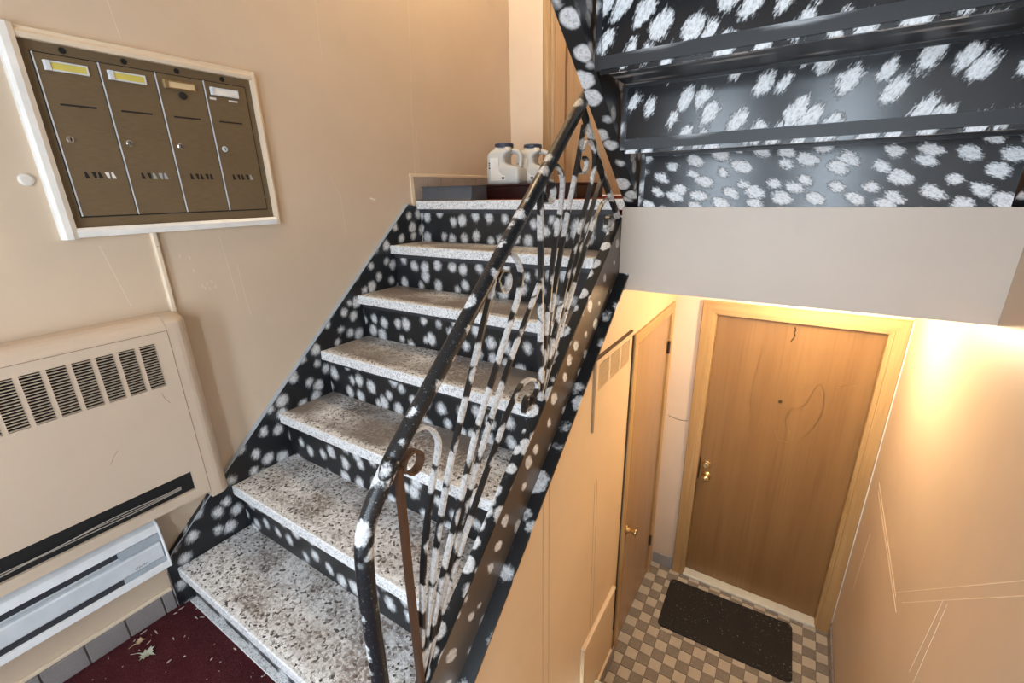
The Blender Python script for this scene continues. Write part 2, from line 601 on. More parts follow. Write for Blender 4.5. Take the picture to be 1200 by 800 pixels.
# closet wall under the stairs, with door opening
OY0, OY1, OZ1 = 1.70, 2.415, .655
mb = MB()
mb.prism([(-.02, ZF - .1), (OY0, ZF - .1), (OY0, .96), (1.424, .96), (-.02, -.268)], 0, XC - .07, XC)
mb.box((XC - .07, OY0, OZ1), (XC, OY1, .96)).box((XC - .07, OY1, ZF - .1), (XC, YW, .96))
wc = struct(mb.build('wall_closet', m_closetwall), 'warm tan wall under the stairs beside the narrow closet door', 'wall')
box('backing', (XC - .10, OY0 - .02, ZF), (XC - .072, OY1 + .02, OZ1 + .02), m_black, wc)

# lower hall floor with small checker tiles
P = .0745
X0 = XC + .001
flw = struct(box('floor_lower', (XC - .07, 1.2, ZF - .1), (XR, YW + .15, ZF - .006), m_grout), 'checkered grey and beige mosaic tile floor of lower hall', 'floor')


def tile_mesh(name, mat, g=.0016):
    h = P / 2 - g
    me_o = MB().box((-h, -h, -.006), (h, h, 0))
    me = bpy.data.meshes.new(name)
    c = h - .0012
    vs = [(-h, -h, -.006), (h, -h, -.006), (h, h, -.006), (-h, h, -.006), (-h, -h, -.001), (h, -h, -.001), (h, h, -.001), (-h, h, -.001),
          (-c, -c, 0), (c, -c, 0), (c, c, 0), (-c, c, 0)]
    fs = [(8, 9, 10, 11)] + [(i, (i + 1) % 4, (i + 1) % 4 + 4, i + 4) for i in range(4)] + [(i + 4, (i + 1) % 4 + 4, (i + 1) % 4 + 8, i + 8) for i in range(4)]
    me.from_pydata(vs, [], fs)
    me.materials.append(mat)
    return me


tms = [tile_mesh('tile', m_tl), tile_mesh('tile', m_td)]
ny = 18
for j in range(ny):
    for i in range(16):
        y = YW + .02 - P * (j + .5)
        share('tile', tms[(i + j) % 2], (X0 + P * (i + .5), y, ZF + random.uniform(-.0004, .0004)), flw)

# ------------------------------------------------------------------ main staircase
st = thing('staircase', (.6, .7, ZE), 'main staircase of speckled terrazzo treads and black risers with white dabs', 'staircase')
XL, XW = .022, 1.20
for k in range(6):
    z = k * RS
    y = k * T
    t_ = box('tread', (XL, y + .012, z - .045), (XW, y + T + .045, z), m_terr if k < 2 else m_terr_dirty, st, .004)
    MB().prism([(y, z - .043), (y + .0125, z - .045), (y + .0125, z + .0003), (y + .004, z + .0003), (y, z - .004)], 0, XL, XW).build('nosing', m_terr_nose, t_)
    zb = ZE if k == 0 else z - RS
    box('riser', (XL, y + .03, zb), (XW, y + .045, z - .045), m_riser, st)
    if k:
        box('nosing_shade', (XL, y + .024, z - .066), (XW, y + .03, z - .045), m_dark, st)  # dark strip standing in for the shade under the nosing
yl = 1.505
box('riser', (XL, yl + .03, 5 * RS), (XW, yl + .045, ZL - .045), m_riser, st)
t_ = box('tread', (XL, yl + .012, ZL - .045), (1.24, 1.60, ZL), m_terr, st)
MB().prism([(yl, ZL - .043), (yl + .0125, ZL - .045), (yl + .0125, ZL + .0003), (yl + .004, ZL + .0003), (yl, ZL - .004)], 0, XL, 1.24).build('nosing', m_terr_nose, t_)
box('nosing_shade', (XL, yl + .02, ZL - .066), (XW, yl + .03, ZL - .045), m_dark, st)
box('floor_strip', (XL + .01, .004, ZE + .0005), (XW, .03, ZE + .008), m_terr_nose, st, .002)
# left (wall) stringer: black plate, its edge highlight painted as a thin grey strip
sl = [(-.03, ZE), (.20, ZE), (1.53, .88), (1.53, ZL - .04), (1.44, 1.335), (.235, .292), (.19, .255), (-.03, .055)]
o = MB().prism(sl, 0, .001, XL).build('wall_stringer', m_string, st)
MB().bar([(-.028, .05), (.195, .256), (.24, .294), (1.44, 1.335)], .012, .011, .002).build('edge_highlight', m_heatg, o)
# right stringer: curb strip on top, web, outward flange


def zs(y):
    return .85 * y + .006


ya, yb_ = -.02, 1.50
WX = 1.236
o = MB().prism([(ya, zs(ya) - .012), (yb_, zs(yb_) - .012), (yb_, zs(yb_) - .245), (ya, zs(ya) - .245)], 0, 1.205, WX).build('stringer_web', m_web, st)
MB().prism([(ya, zs(ya)), (yb_, zs(yb_)), (yb_, zs(yb_) - .012), (ya, zs(ya) - .012)], 0, 1.199, WX + .002).build('curb_strip', m_topstrip, st)
MB().prism([(ya, zs(ya) - .239), (yb_ + .015, zs(yb_ + .015) - .239), (yb_ + .015, zs(yb_ + .015) - .252), (ya, zs(ya) - .252)], 0, 1.21, 1.284).build('stringer_flange', m_flange, st)

# ------------------------------------------------------------------ railing
XRL = 1.22
rl = thing('stair_railing', (XRL, .75, .1), 'black iron stair railing with fanned bars, scrolls and white paint dabs', 'railing')
hp = [(.150, .858), (.125, .833), (.095, .800), (.066, .765), (.040, .728), (.024, .69), (.017, .65), (.012, .58), (.010, .49), (.008, .28), (.006, .02)]
hs = [(XRL, y, z) for y, z in smooth_pts(hp, 3)]
MB().tube([(XRL, 1.105, 1.684), (XRL, .62, 1.264), (XRL, .39, 1.065)] + hs[:4], .0205, 16).build('handrail', m_rail, rl, smooth=True)
MB().tube(hs[3:19], .0207, 16).build('rail_bend', m_bend, rl, smooth=True)
MB().tube(hs[18:], .0205, 16).build('newel_post', m_rail, rl, smooth=True)


def baluster(pts, mat=m_bar, n=6, hw=.0045, hx=.008, name='baluster'):
    MB().bar(smooth_pts(pts, n), XRL, hx, hw).build(name, mat, rl)


def spiral(c, r0, r1, a0, turns, n=22, flat=1.0):
    return [(c[0] + (r0 + (r1 - r0) * i / n) * math.cos(math.radians(a0 + 360 * turns * i / n)),
             c[1] + (r0 + (r1 - r0) * i / n) * math.sin(math.radians(a0 + 360 * turns * i / n)) * flat) for i in range(n + 1)]


A0 = (.129, zs(.129) + .004)
B0 = (.800, zs(.800) + .004)
MB().bar([(.136, .80), (.131, .50), A0], XRL, .009, .007).build('baluster', m_barrust, rl)
MB().bar(spiral((.180, .792), .031, .026, 200, -1.0), XRL, .011, .003).build('scroll', m_barrust, rl)
baluster([(.195, .868), (.223, .864), (.251, .844), (.269, .813), (.272, .787), (.257, .740), (.230, .669), (.192, .537), (.174, .441), A0])
baluster([(.538, 1.165), (.451, .990), (.354, .801), (.303, .694), (.229, .490), A0], n=3)
MB().bar(spiral((.582, 1.148), .034, .027, 170, -1.0), XRL, .011, .003).build('scroll', m_bar, rl)
baluster([(.60, 1.226), (.640, 1.216), (.666, 1.190), (.680, 1.152), (.671, 1.113), (.648, 1.068), (.574, .964), (.498, .855), (.430, .755), (.346, .590), (.25, .400), A0])
baluster([(.800, 1.116), (.747, 1.055), (.646, .945), (.586, .870), (.520, .785), (.484, .735), (.408, .620), (.350, .525), (.24, .34), A0], n=3)
baluster(spiral((.717, .716), .018, .034, 130, 1.35, 16)[:-1] + [(.778, .744), (.760, .780), (.721, .800), (.667, .797), (.626, .770), (.580, .728), (.552, .695), (.462, .590), (.381, .490), (.26, .33), A0], n=3)
MB().bar([(.797, 1.385), (.801, 1.193), B0], XRL, .009, .006).build('baluster', m_bar, rl)
MB().bar(spiral((.848, 1.383), .038, .030, 185, -1.0), XRL, .011, .003).build('scroll', m_bar, rl)
baluster([(.872, 1.468), (.905, 1.462), (.930, 1.447), (.945, 1.423), (.946, 1.394), (.936, 1.338), (.922, 1.290), (.900, 1.226), (.877, 1.143), (.859, 1.043), (.838, .927), B0])
baluster([(1.105, 1.60), (1.067, 1.496), (1.040, 1.430), (1.008, 1.358), (.988, 1.309), (.965, 1.245), (.947, 1.204), (.920, 1.130), (.887, 1.031), (.852, .915), B0], n=3)
baluster([(1.058, 1.475), (1.070, 1.456), (1.094, 1.446), (1.118, 1.449), (1.135, 1.465), (1.133, 1.488), (1.112, 1.497)], name='scroll')
baluster([(1.090, 1.515), (1.114, 1.542), (1.139, 1.550), (1.173, 1.546), (1.199, 1.525), (1.208, 1.476), (1.192, 1.432), (1.158, 1.366), (1.128, 1.313), (1.090, 1.255), (1.057, 1.195), (1.011, 1.118), (.947, .998), (.895, .900), B0], n=4)
baluster([(1.300, 1.445), (1.238, 1.374), (1.194, 1.316), (1.130, 1.231), (1.098, 1.187), (1.047, 1.110), (.967, .990), (.90, .88), B0], n=3)
baluster(spiral((1.393, 1.252), .016, .042, 120, 1.3, 16)[:-1] + [(1.456, 1.285), (1.424, 1.334), (1.361, 1.353), (1.295, 1.332), (1.235, 1.280), (1.189, 1.230), (1.136, 1.165), (1.071, 1.077), (.980, .955), (.90, .855), B0], n=3)
MB().bar([(1.092, 1.645), (1.268, 1.462), (1.488, zs(1.488) + .004)], XRL, .010, .008).build('end_bar', m_bar, rl)

# ------------------------------------------------------------------ upper staircase seen from below
us = thing('staircase', (1.85, .4, ZL), 'upper staircase seen from below, black steps covered with smeared white dabs', 'staircase')
UR, UT, UX0, UX1 = .205, .255, 1.322, 2.412
z0 = 1.316
NU = 7
for k in range(NU):
    y = YF - k * UT
    z = z0 + k * UR
    box('riser', (UX0, y, z + (0 if k == 0 else -.012)), (UX1, y + .012, z + UR), m_up2 if k == 0 else m_up, us)
    box('tread', (UX0, y - UT - .006, z + UR), (UX1, y + .03, z + UR + .035), m_uptread, us)
    box('tread_lip', (UX0, y - .010, z + UR - .010), (UX1, y + .0, z + UR), m_blackgloss, us)
    box('weld_angle', (UX0 - .016, y - .004, z), (UX0 + .003, y + .012, z + UR), m_string, us)


def zu(y):
    return 1.316 + .79 * (1.53 - y)


for (xa, xb) in ((1.238, 1.300), (2.418, 2.463)):
    yend = YF - UT * NU
    MB().prism([(1.53, 1.316), (1.60, 1.352), (1.60, 1.66), (1.53, 1.72), (yend, zu(yend) + .40), (yend, zu(yend))], 0, xa, xb).build('stringer', m_ustr, us)

# ------------------------------------------------------------------ lower flight leading down to the hall (only its edge is in view)
ls = thing('staircase', (1.85, .7, ZF), 'lower flight of speckled terrazzo steps at the bottom edge by the tan wall', 'staircase')
noses = [(1.30, -1.248), (1.085, -1.033), (.85, -.817), (.615, -.601), (.38, -.386)]
for i, (y, z) in enumerate(noses):
    box('tread', (XC + .027, y - .27, z - .04), (XR - .002, y, z), m_terr_nose, ls, .004)
    zb = ZF if i == 0 else noses[i - 1][1]
    box('riser', (XC + .027, y - .05, zb), (XR - .002, y - .035, z - .04), m_riser, ls)
box('riser', (XC + .027, .125, -.386), (XR - .002, .14, ZE), m_riser, ls)

# ------------------------------------------------------------------ mailboxes
mbx = thing('mailbox_panel', (0, .345, 1.28), 'brown metal four-door mailbox panel in a white frame on the wall', 'mailbox')
PY0, PY1, PZ0, PZ1 = .022, .663, 1.308, 1.817
box('panel', (0, PY0, PZ0), (.006, PY1, PZ1), m_bronze, mbx)
for name, prof, ax, a, b, mt in (  # daylight put into the frame's colour: left side white, right side cream
    ('frame_side', [(.0, PY0 - .038), (.022, PY0 - .038), (.034, PY0 - .030), (.034, PY0 - .014), (.026, PY0), (0, PY0)], 2, PZ0 - .032, PZ1 + .030, m_white),
    ('frame_side', [(.0, PY1 + .022), (.018, PY1 + .022), (.024, PY1 + .012), (.020, PY1), (0, PY1)], 2, PZ0 - .030, PZ1 + .028, m_trim),
):
    MB().prism(prof, ax, a, b).build(name, mt, mbx)
MB().prism([(0, PZ1), (.022, PZ1), (.026, PZ1 + .012), (.018, PZ1 + .020), (.020, PZ1 + .028), (0, PZ1 + .034)], 1, PY0 - .002, PY1 + .001).build('frame_top', m_trim, mbx)
MB().prism([(0, PZ0), (.022, PZ0), (.030, PZ0 - .010), (.026, PZ0 - .028), (0, PZ0 - .030)], 1, PY0 - .002, PY1 + .001).build('frame_bottom', m_white, mbx)
ys_ = [.048, .194, .342, .490, .641]
for k in range(4):
    y0, y1 = ys_[k], ys_[k + 1]
    zb, zt = 1.342, 1.788
    box('door_gap', (.006, y0 - .003, zb - .004), (.0065, y1 + .001, zt + .003), m_black, mbx)
    d = box('door', (.0066, y0 + .002, zb), (.010, y1 - .003, zt), m_bronze, mbx, .0008)
    d['label'] = 'brown mailbox door'
    box('edge_strip', (.0066, y0 - .0005, zb), (.0125, y0 + .0022, zt), m_heatf, d)
    hy0, hy1, hz = y0 + .024, y0 + .117, 1.758
    # card holder: bent metal rim around the card
    h = MB()
    h.box((.010, hy0, hz - .013), (.016, hy1, hz - .009)).box((.010, hy0, hz + .009), (.016, hy1, hz + .013))
    h.box((.010, hy1 - .004, hz - .009), (.016, hy1, hz + .009))
    h.prism([(.010, hy0 - .006), (.018, hy0 - .002), (.018, hy0 + .008), (.010, hy0 + .012)], 2, hz - .013, hz + .013)
    h.build('card_holder', m_heatf if k != 2 else m_brass, d)
    box('name_card', (.010, hy0 + .008, hz - .009), (.0145, hy1 - .004, hz + .009), (m_cardy, m_cardy, m_cardt, m_cardw)[k], d)
    box('mail_slot', (.0098, y0 + .029, 1.6555), (.0106, y0 + .113, 1.6605), m_black, d)
    lk = MB().lathe((.010, y0 + .028, 1.563), (1, 0, 0), [(0, .010), (.002, .010), (.004, .008), (.004, .004), (.0045, .0)], 18)
    lk.build('lock', m_heatf if k == 3 else m_chrome, d, smooth=False)
    box('keyhole', (.0142, y0 + .0265, 1.558), (.0148, y0 + .0295, 1.568), m_black, d)
    for q in range(5):
        ya_, s_ = y0 + .037 + q * .0165, .011
        up = q % 2 == 0
        tr = [(ya_, 1.454), (ya_ + s_, 1.454), (ya_ + s_ * .45, 1.473), (ya_, 1.473)] if up else [(ya_ + s_ * .5, 1.454), (ya_ + s_, 1.454), (ya_ + s_, 1.473), (ya_, 1.473)]
        mail_shows = (k == 0 and q in (3, 4)) or (k == 1 and q in (2, 3, 4)) or (k == 3 and q == 4)  # pale holes are mail showing inside the box
        MB().prism(tr, 0, .0098, .0106).build('vent_hole', (m_cardw if k == 0 else m_heatg) if mail_shows else m_black, d)
    MB().lathe((.006, y0 + .071, 1.804), (1, 0, 0), [(0, .0085), (.0012, .0085), (.0014, .0)], 18).build('bell_hole', m_black, mbx)
    if k == 2:
        MB().lathe((.010, y0 + .071, 1.728), (1, 0, 0), [(0, .012), (.004, .012), (.007, .008), (.007, 0)], 18).build('cam_lock', m_black, d)
    if k == 3:
        box('paint_mark', (.010, y0 + .012, 1.730), (.0107, y0 + .034, 1.737), m_cardw, d)
        box('paint_mark', (.010, y0 + .078, 1.730), (.0107, y0 + .110, 1.736), m_cardw, d)

# white round plug left of the mailboxes
tag(MB().lathe((0, -.048, 1.449), (1, 0, 0), [(0, .017), (.006, .017), (.010, .012), (.011, 0)], 24).build('wall_plug', m_plug),
    'round cream plastic plug on the wall left of the mailboxes', 'plug')
# conduit between mailboxes and heater
cd = thing('conduit', (.008, .222, .99), 'cream vertical conduit strip between mailboxes and beige wall heater', 'conduit')
MB().prism([(0, .212), (.012, .212), (.016, .216), (.016, .226), (.012, .230), (0, .230)], 2, .985, 1.279).build('channel', m_trim, cd)
box('screw_head', (.016, .2195, 1.23), (.0172, .2225, 1.233), m_chrome, cd)

# ------------------------------------------------------------------ beige wall heater
wh = thing('wall_heater', (.05, -.4, .28), 'large beige metal wall heater with louvred grille and long dark slot', 'heater')
HY0, HY1 = -1.25, .152
FX = .10
SLZ0, SLZ1 = .335, .413
box('lining', (.001, HY0 + .01, .31), (.085, HY1 - .005, .95), m_black, wh)
# front sheet with openings: built as separate sheets
gcols = [(.0635 - .0571 * i, .109 - .0571 * i) for i in range(8)]
GZ0, GZ1 = .766, .921
f = MB()
f.box((FX - .012, HY0, SLZ1), (FX, HY1, GZ0)).box((FX - .012, HY0, GZ1), (FX, HY1, .955))
f.box((FX - .012, gcols[0][1], GZ0), (FX, HY1, GZ1))
for i in range(8):
    y0 = gcols[i][0]
    y1 = gcols[i + 1][1] if i < 7 else HY0
    f.box((FX - .012, y1, GZ0), (FX, y0, GZ1))
f.build('front_panel', m_cab, wh)
f = MB()
f.box((FX - .012, HY0, .297), (FX, .108, SLZ0)).box((FX - .012, .108, .297), (FX, HY1, SLZ1))
f.build('lower_lip', m_cab, wh)
for (y0, y1) in gcols:
    g = MB()
    n = 17
    for j in range(n):
        z = GZ0 + (GZ1 - GZ0) * (j + .5) / n
        g.prism([(FX - .010, z - .0030), (FX + .001, z - .0018), (FX + .003, z - .0005), (FX + .003, z + .0012), (FX - .010, z - .0008)], 1, y0, y1)
    tag(g.build('louvre_bank', m_cab, wh), kind='stuff')
# rounded top and end
top = [(.001, 1.003)] + [(.045 + .055 * math.sin(math.radians(a)), .948 + .055 * math.cos(math.radians(a))) for a in range(0, 91, 15)] + [(FX - .012, .957), (.001, .957)]
MB().prism(top, 1, HY0, HY1).build('top_cap', m_cab, wh)
end = [(.001, HY1 + .001), (FX, HY1 + .001)] + [(.055 + .045 * math.cos(math.radians(a)), HY1 + .028 + .045 * math.sin(math.radians(a))) for a in range(0, 91, 15)] + [(.001, HY1 + .073)]
MB().prism(end, 2, .268, .972).build('end_cap', m_cab, wh)
# caps the corner
cor = []
for a in range(0, 91, 15):
    ra = math.radians(a)
    k_ = math.cos(ra)
    cor.append([(.001 + (x - .001) * (.45 + .55 * k_), HY1 + .001 + (y - HY1 - .001) * (.6 + .4 * k_), .972 + .031 * math.sin(ra)) for x, y in end])
MB().loft(cor).build('corner_cap', m_cab, wh)
box('seam', (FX, HY0, .9545), (FX + .0006, HY1, .9565), m_scrd, wh)
box('seam', (FX, HY1 - .0005, .30), (FX + .0006, HY1 + .0015, .955), m_scrd, wh)
MB().bar([(.088, .742), (.093, .722), (.104, .700)], FX + .0003, .0004, .0007).build('scratch_mark', m_scrd, wh)
MB().bar([(-.100, .560), (-.085, .585), (-.07, .60)], FX + .0003, .0004, .0006).build('scratch_mark', m_scrd, wh)
# wires lying in the slot
for i in range(3):
    pts = []
    for j in range(26):
        y = -1.15 + j * .0505
        pts.append((FX + .002 + .003 * i, y, SLZ0 + .012 + .018 * (y + 1.15) / 1.26 + .007 * i + .004 * math.sin(j * (.5 + .21 * i) + i)))
    pts = [p for p in pts if p[1] < .1]
    tag(MB().tube(pts, .0016, 6).build('wire', m_wire), ('lowest', 'middle', 'topmost')[i] + ' of three loose grey wires along the dark slot of the beige heater', 'wire', 'wires in the heater slot')
# thin cable on the wall under the heater
tag(MB().tube([(.004, -1.2, .272), (.004, -.6, .268), (.004, -.2, .272), (.005, .0, .266), (.004, .15, .262)], .003, 6).build('cable', m_trim), 'thin painted cable on the wall under the beige heater', 'cable')

# ------------------------------------------------------------------ white baseboard heater
bh = thing('baseboard_heater', (.035, -.6, .06), 'white electric baseboard heater with dark slots, low on the wall', 'heater')
BY0, BY1 = -1.35, -.024
MB().prism([(.001, .275), (.035, .272), (.062, .252), (.066, .222), (.040, .206), (.040, .108), (.066, .094), (.079, .092), (.080, .070), (.06, .060), (.001, .060)], 1, BY0, BY1 - .006).build('body', m_heat, bh)
MB().prism([(.001, .278), (.036, .275), (.064, .254), (.075, .180), (.081, .092), (.081, .068), (.06, .058), (.001, .058)], 1, BY1 - .008, BY1).build('end_cap', m_heat, bh, .003)
MB().prism([(.058, .184), (.070, .182), (.073, .175), (.073, .122), (.070, .116), (.058, .116)], 1, BY0, BY1 - .012).build('front_panel', m_heatf, bh)
box('slot', (.0405, BY0, .186), (.043, BY1 - .125, .205), m_dark, bh)
box('slot', (.0405, BY0, .0945), (.0705, BY1 - .135, .1155), m_dark, bh)
MB().prism([(.0405, .205), (.066, .220), (.066, .186), (.0405, .184)], 1, BY1 - .128, BY1 - .009).build('slot_block', m_heatg, bh)
MB().prism([(.0405, .1155), (.0712, .1155), (.0712, .0945), (.0405, .108)], 1, BY1 - .138, BY1 - .009).build('slot_block', m_heatg, bh)
cu = bpy.data.curves.new('logo_text', 'FONT')
cu.body = 'STELPRO'
cu.size = .010
cu.extrude = .0001
to = bpy.data.objects.new('logo_text', cu)
COL.objects.link(to)
bpy.context.view_layer.update()
me = bpy.data.meshes.new_from_object(to.evaluated_get(bpy.context.evaluated_depsgraph_get()))
bpy.data.objects.remove(to)
lo = bpy.data.objects.new('logo', me)
me.materials.append(m_dark)
COL.objects.link(lo)
link(lo, Vector((.0733, -.125, .127)), bh)
lo.rotation_euler = (math.radians(90), 0, math.radians(90))

# ------------------------------------------------------------------ baseboards of tile
bb = struct(thing('baseboard_left', (.006, -.5, ZE)), 'grey tile baseboard along the burgundy carpet', 'baseboard')
edges = [-.033, -.072, -.188, -.304, -.42, -.536, -.652, -.768, -.884]
for i in range(len(edges) - 1):
    box('tile', (.001, edges[i + 1] + .0025, ZE), (.014, edges[i] - .0025, -.086), m_basetile, bb, .002)
box('grout', (.0005, edges[-1], ZE), (.009, edges[0], -.088), m_grout, bb)
box('trim_strip', (.0005, edges[-1], -.085), (.012, -.034, -.070), m_trim, bb, .003)
bb = struct(thing('baseboard_landing', (.006, 1.9, ZL)), 'tan tile baseboard on the landing behind the grey box', 'baseboard')
for i in range(9):
    y0 = 1.512 + .117 * i
    box('tile', (.001, y0 + .002, ZL), (.008, min(y0 + .115, YW - .002), 1.478), m_basetile2, bb)
box('grout', (.0005, 1.512, ZL), (.004, YW - .002, 1.477), m_grout, bb)
box('trim_strip', (.0005, 1.485, 1.478), (.010, YW - .002, 1.496), m_trim, bb, .003)
box('trim_strip', (.0005, 1.485, 1.322), (.012, 1.511, 1.478), m_trim, bb, .003)
bb = struct(thing('baseboard_back', (1.36, YW - .01, ZF)), 'short blue-grey tile baseboard beside the brown door', 'baseboard')
for (a, b) in ((XC + .012, 1.345), (1.349, 1.432)):
    box('tile', (a, YW - .012, ZF), (b, YW - .001, ZF + .10), m_basetile3, bb, .002)
bb = struct(thing('baseboard_right', (XR - .006, 1.9, ZF)), 'grey tile baseboard at the foot of right wall', 'baseboard')
for i in range(7):
    box('tile', (XR - .012, 2.50 - .16 * (i + 1) + .003, ZF), (XR - .001, 2.50 - .16 * i, ZF + .10), m_basetile, bb, .002)
bb = struct(thing('baseboard_closet', (XC + .006, 1.4, ZF)), 'grey tile baseboard under the tan closet wall', 'baseboard')
for i in range(2):
    box('tile', (XC + .018, 1.32 + .155 * i, ZF), (XC + .028, 1.47 + .155 * i, ZF + .10), m_basetile, bb, .002)

# ------------------------------------------------------------------ apartment door
ad = struct(thing('door_1', ((DX0 + DX1) / 2, YW, ZF)), 'brown varnished flush apartment door with brass locks and light wood casing', 'door')
LY = 2.600
leaf = box('leaf', (DX0 + .012, LY, ZF + .022), (DX1 - .008, LY + .04, DZ1 - .006), m_door, ad)
# jamb with stop
for (a, b) in ((DX0, DX0 + .011), (DX1 - .007, DX1)):
    box('jamb', (a, YW - .012, ZF), (b, LY + .06, DZ1), m_casing, ad)
box('jamb', (DX0, YW - .012, DZ1 - .005), (DX1, LY + .06, DZ1), m_casing_h, ad)
cz = .712


def casing(prof, name, mat, a, b, ax):
    MB().prism(prof, ax, a, b).build(name, mat, ad)


YC = YW - .024
# mitred casing: side pieces in plan, head piece
for sgn, xi, xo in ((-1, DX0, DX0 - .078), (1, DX1, XR - .003)):
    vs = []
    for x, y in ((xi, YW - .001), (xi, YC + .008), (xi + sgn * .014, YC + .008), (xi + sgn * .016, YC), (xo - sgn * .006, YC), (xo, YC + .006), (xo, YW - .001)):
        vs.append((x, y))
    n = len(vs)
    ring0 = [(x, y, ZF) for x, y in vs]
    ring1 = [(x, y, DZ1 + (abs(x - xi)) * (cz - DZ1) / abs(xo - xi)) for x, y in vs]
    MB().loft([ring0, ring1]).build('casing', m_casing, ad)
prof = [(YW - .001, DZ1), (YC + .008, DZ1), (YC + .008, DZ1 + .014), (YC, DZ1 + .016), (YC, cz - .006), (YC + .006, cz), (YW - .001, cz)]
r0 = [(DX0 - (z - DZ1) * .078 / (cz - DZ1), y, z) for y, z in prof]
r1 = [(DX1 + (z - DZ1) * (XR - .003 - DX1) / (cz - DZ1), y, z) for y, z in prof]
MB().loft([r0, r1]).build('casing', m_casing_h, ad)
box('threshold', (DX0 + .004, YW - .03, ZF + .0005), (DX1 - .002, LY + .03, ZF + .020), m_thresh, ad, .005)
box('caulk_line', (XR - .005, YC - .001, ZF + .10), (XR - .0005, YC + .004, cz), m_white, ad)
# locks
MB().lathe((1.575, LY, -.487), (0, -1, 0), [(0, .032), (.006, .032), (.010, .027), (.022, .024), (.026, .018), (.026, 0)], 22).build('deadbolt', m_brass, leaf, smooth=False)
MB().lathe((1.585, LY, -.575), (0, -1, 0), [(0, .033), (.006, .032), (.010, .016), (.026, .013), (.032, .025), (.046, .028), (.058, .022), (.062, .010), (.063, 0)], 22).build('knob', m_brass, leaf, smooth=True)
box('latch_plate', (DX0 + .012, LY - .002, -.62), (DX0 + .022, LY, -.44), m_hinge, leaf)
MB().lathe((1.947, LY, .100), (0, -1, 0), [(0, .010), (.003, .009), (.004, .005), (.004, 0)], 14).build('peephole', m_hinge, leaf)
# worn-off number mark
MB().tube([(1.951, LY - .001, .590), (1.958, LY - .001, .572), (1.952, LY - .001, .555), (1.960, LY - .001, .540), (1.954, LY - .001, .520), (1.944, LY - .001, .500)], .0035, 6).build('number_mark', m_hinge, leaf)


def bar_y(pts, y, w_):
    """thin flat mark on a face at constant y"""
    m_ = MB()
    b_ = MB().bar([(p[0], p[1]) for p in pts], 0, .0003, w_)
    m_.add([(p.y, y, p.z) for p in b_.v], b_.f)
    return m_


for pts in ([(2.215, .255), (2.24, .262), (2.255, .284), (2.30, .286)], [(2.03, -.10), (1.99, -.02), (2.02, .07), (2.08, .11), (2.11, .23), (2.14, .25), (2.165, .17), (2.17, .06), (2.13, -.06), (2.10, -.11)],
            [(1.80, .40), (1.79, .30), (1.78, .15), (1.785, .0)], [(1.95, -.10), (1.97, -.16), (2.03, -.17)]):
    bar_y(smooth_pts(pts, 4), LY - .0003, .0009).build('scratch_mark', m_casing, leaf)

bar_y(smooth_pts([(1.29, -.150), (1.33, -.162), (1.38, -.168), (1.425, -.160)], 4), YW - .0004, .002).build('scratch_mark', m_scrd, wbl)
# ------------------------------------------------------------------ closet door
cdn = struct(thing('door_2', (XC, 2.05, ZF)), 'narrow tan closet door under the stairs with brass knob', 'door')
lf2 = box('leaf', (XC - .03, OY0 + .022, ZF + .012), (XC + .004, OY1 - .022, OZ1 - .02), m_closet, cdn)
# casing proud of the wall
for (a, b) in ((OY0 - .046, OY0 + .014), (OY1 - .014, OY1 + .046)):
    box('casing', (XC, a, ZF + .001), (XC + .016, b, OZ1 - .014), m_casing, cdn, .003)
box('casing', (XC, OY0 - .046, OZ1 - .014), (XC + .016, OY1 + .046, OZ1 + .046), m_casing_h, cdn, .003)
box('casing_shade_strip', (XC, OY0 - .052, ZF + .2), (XC + .008, OY0 - .046, OZ1 + .046), m_hinge, cdn)  # dark strip standing in for the shaded near edge of the casing
for z in (.41, -1.14):
    MB().lathe((XC + .012, OY1 - .016, z - .042), (0, 0, 1), [(0, .008), (.084, .008), (.086, .004)], 10).build('hinge', m_hinge, cdn)
    box('hinge_plate', (XC + .004, OY1 - .040, z - .04), (XC + .006, OY1 - .018, z + .04), m_hinge, lf2)
MB().lathe((XC + .004, 1.775, -.575), (1, 0, 0), [(0, .030), (.005, .030), (.010, .022), (.022, .011), (.040, .017), (.056, .025), (.060, .024), (.061, 0)], 20).build('knob', m_brass, lf2, smooth=False)
box('keyhole_plate', (XC + .004, 1.733, -.70), (XC + .007, 1.743, -.62), m_hinge, lf2)

# vent and access panels on the closet wall
vg = thing('vent_cover', (XC, 1.38, .56), 'tan vent cover with three louvred banks on the closet wall', 'vent')
VY0, VY1, VZ0, VZ1 = 1.165, 1.605, .565, .730
fr = MB()
vb = [(1.185 + .137 * i, 1.185 + .137 * i + .118) for i in range(3)]
fr.box((XC, VY0, VZ0), (XC + .010, VY1, VZ0 + .022)).box((XC, VY0, VZ1 - .022), (XC + .010, VY1, VZ1))
ed = [VY0] + [q for b_ in vb for q in b_] + [VY1]
for i in range(0, 8, 2):
    fr.box((XC, ed[i], VZ0 + .022), (XC + .010, ed[i + 1], VZ1 - .022))
fr.build('frame', m_closetwall, vg)
box('top_bead', (XC, VY0 - .012, VZ1), (XC + .012, VY1 + .008, VZ1 + .010), m_hinge, vg)  # dark strip along the top of the vent
box('side_bead', (XC, VY0 - .014, .40), (XC + .008, VY0 - .003, VZ1), m_scrd, vg)
for (a, b) in vb:
    box('backing', (XC, a, VZ0 + .022), (XC + .001, b, VZ1 - .022), m_scrd, vg)
    g = MB()
    for j in range(11):
        z = VZ0 + .024 + .0112 * j
        g.prism([(XC + .001, z), (XC + .010, z + .002), (XC + .010, z + .0078), (XC + .001, z + .004)], 1, a, b)
    tag(g.build('louvre_bank', m_closetwall, vg), kind='stuff')
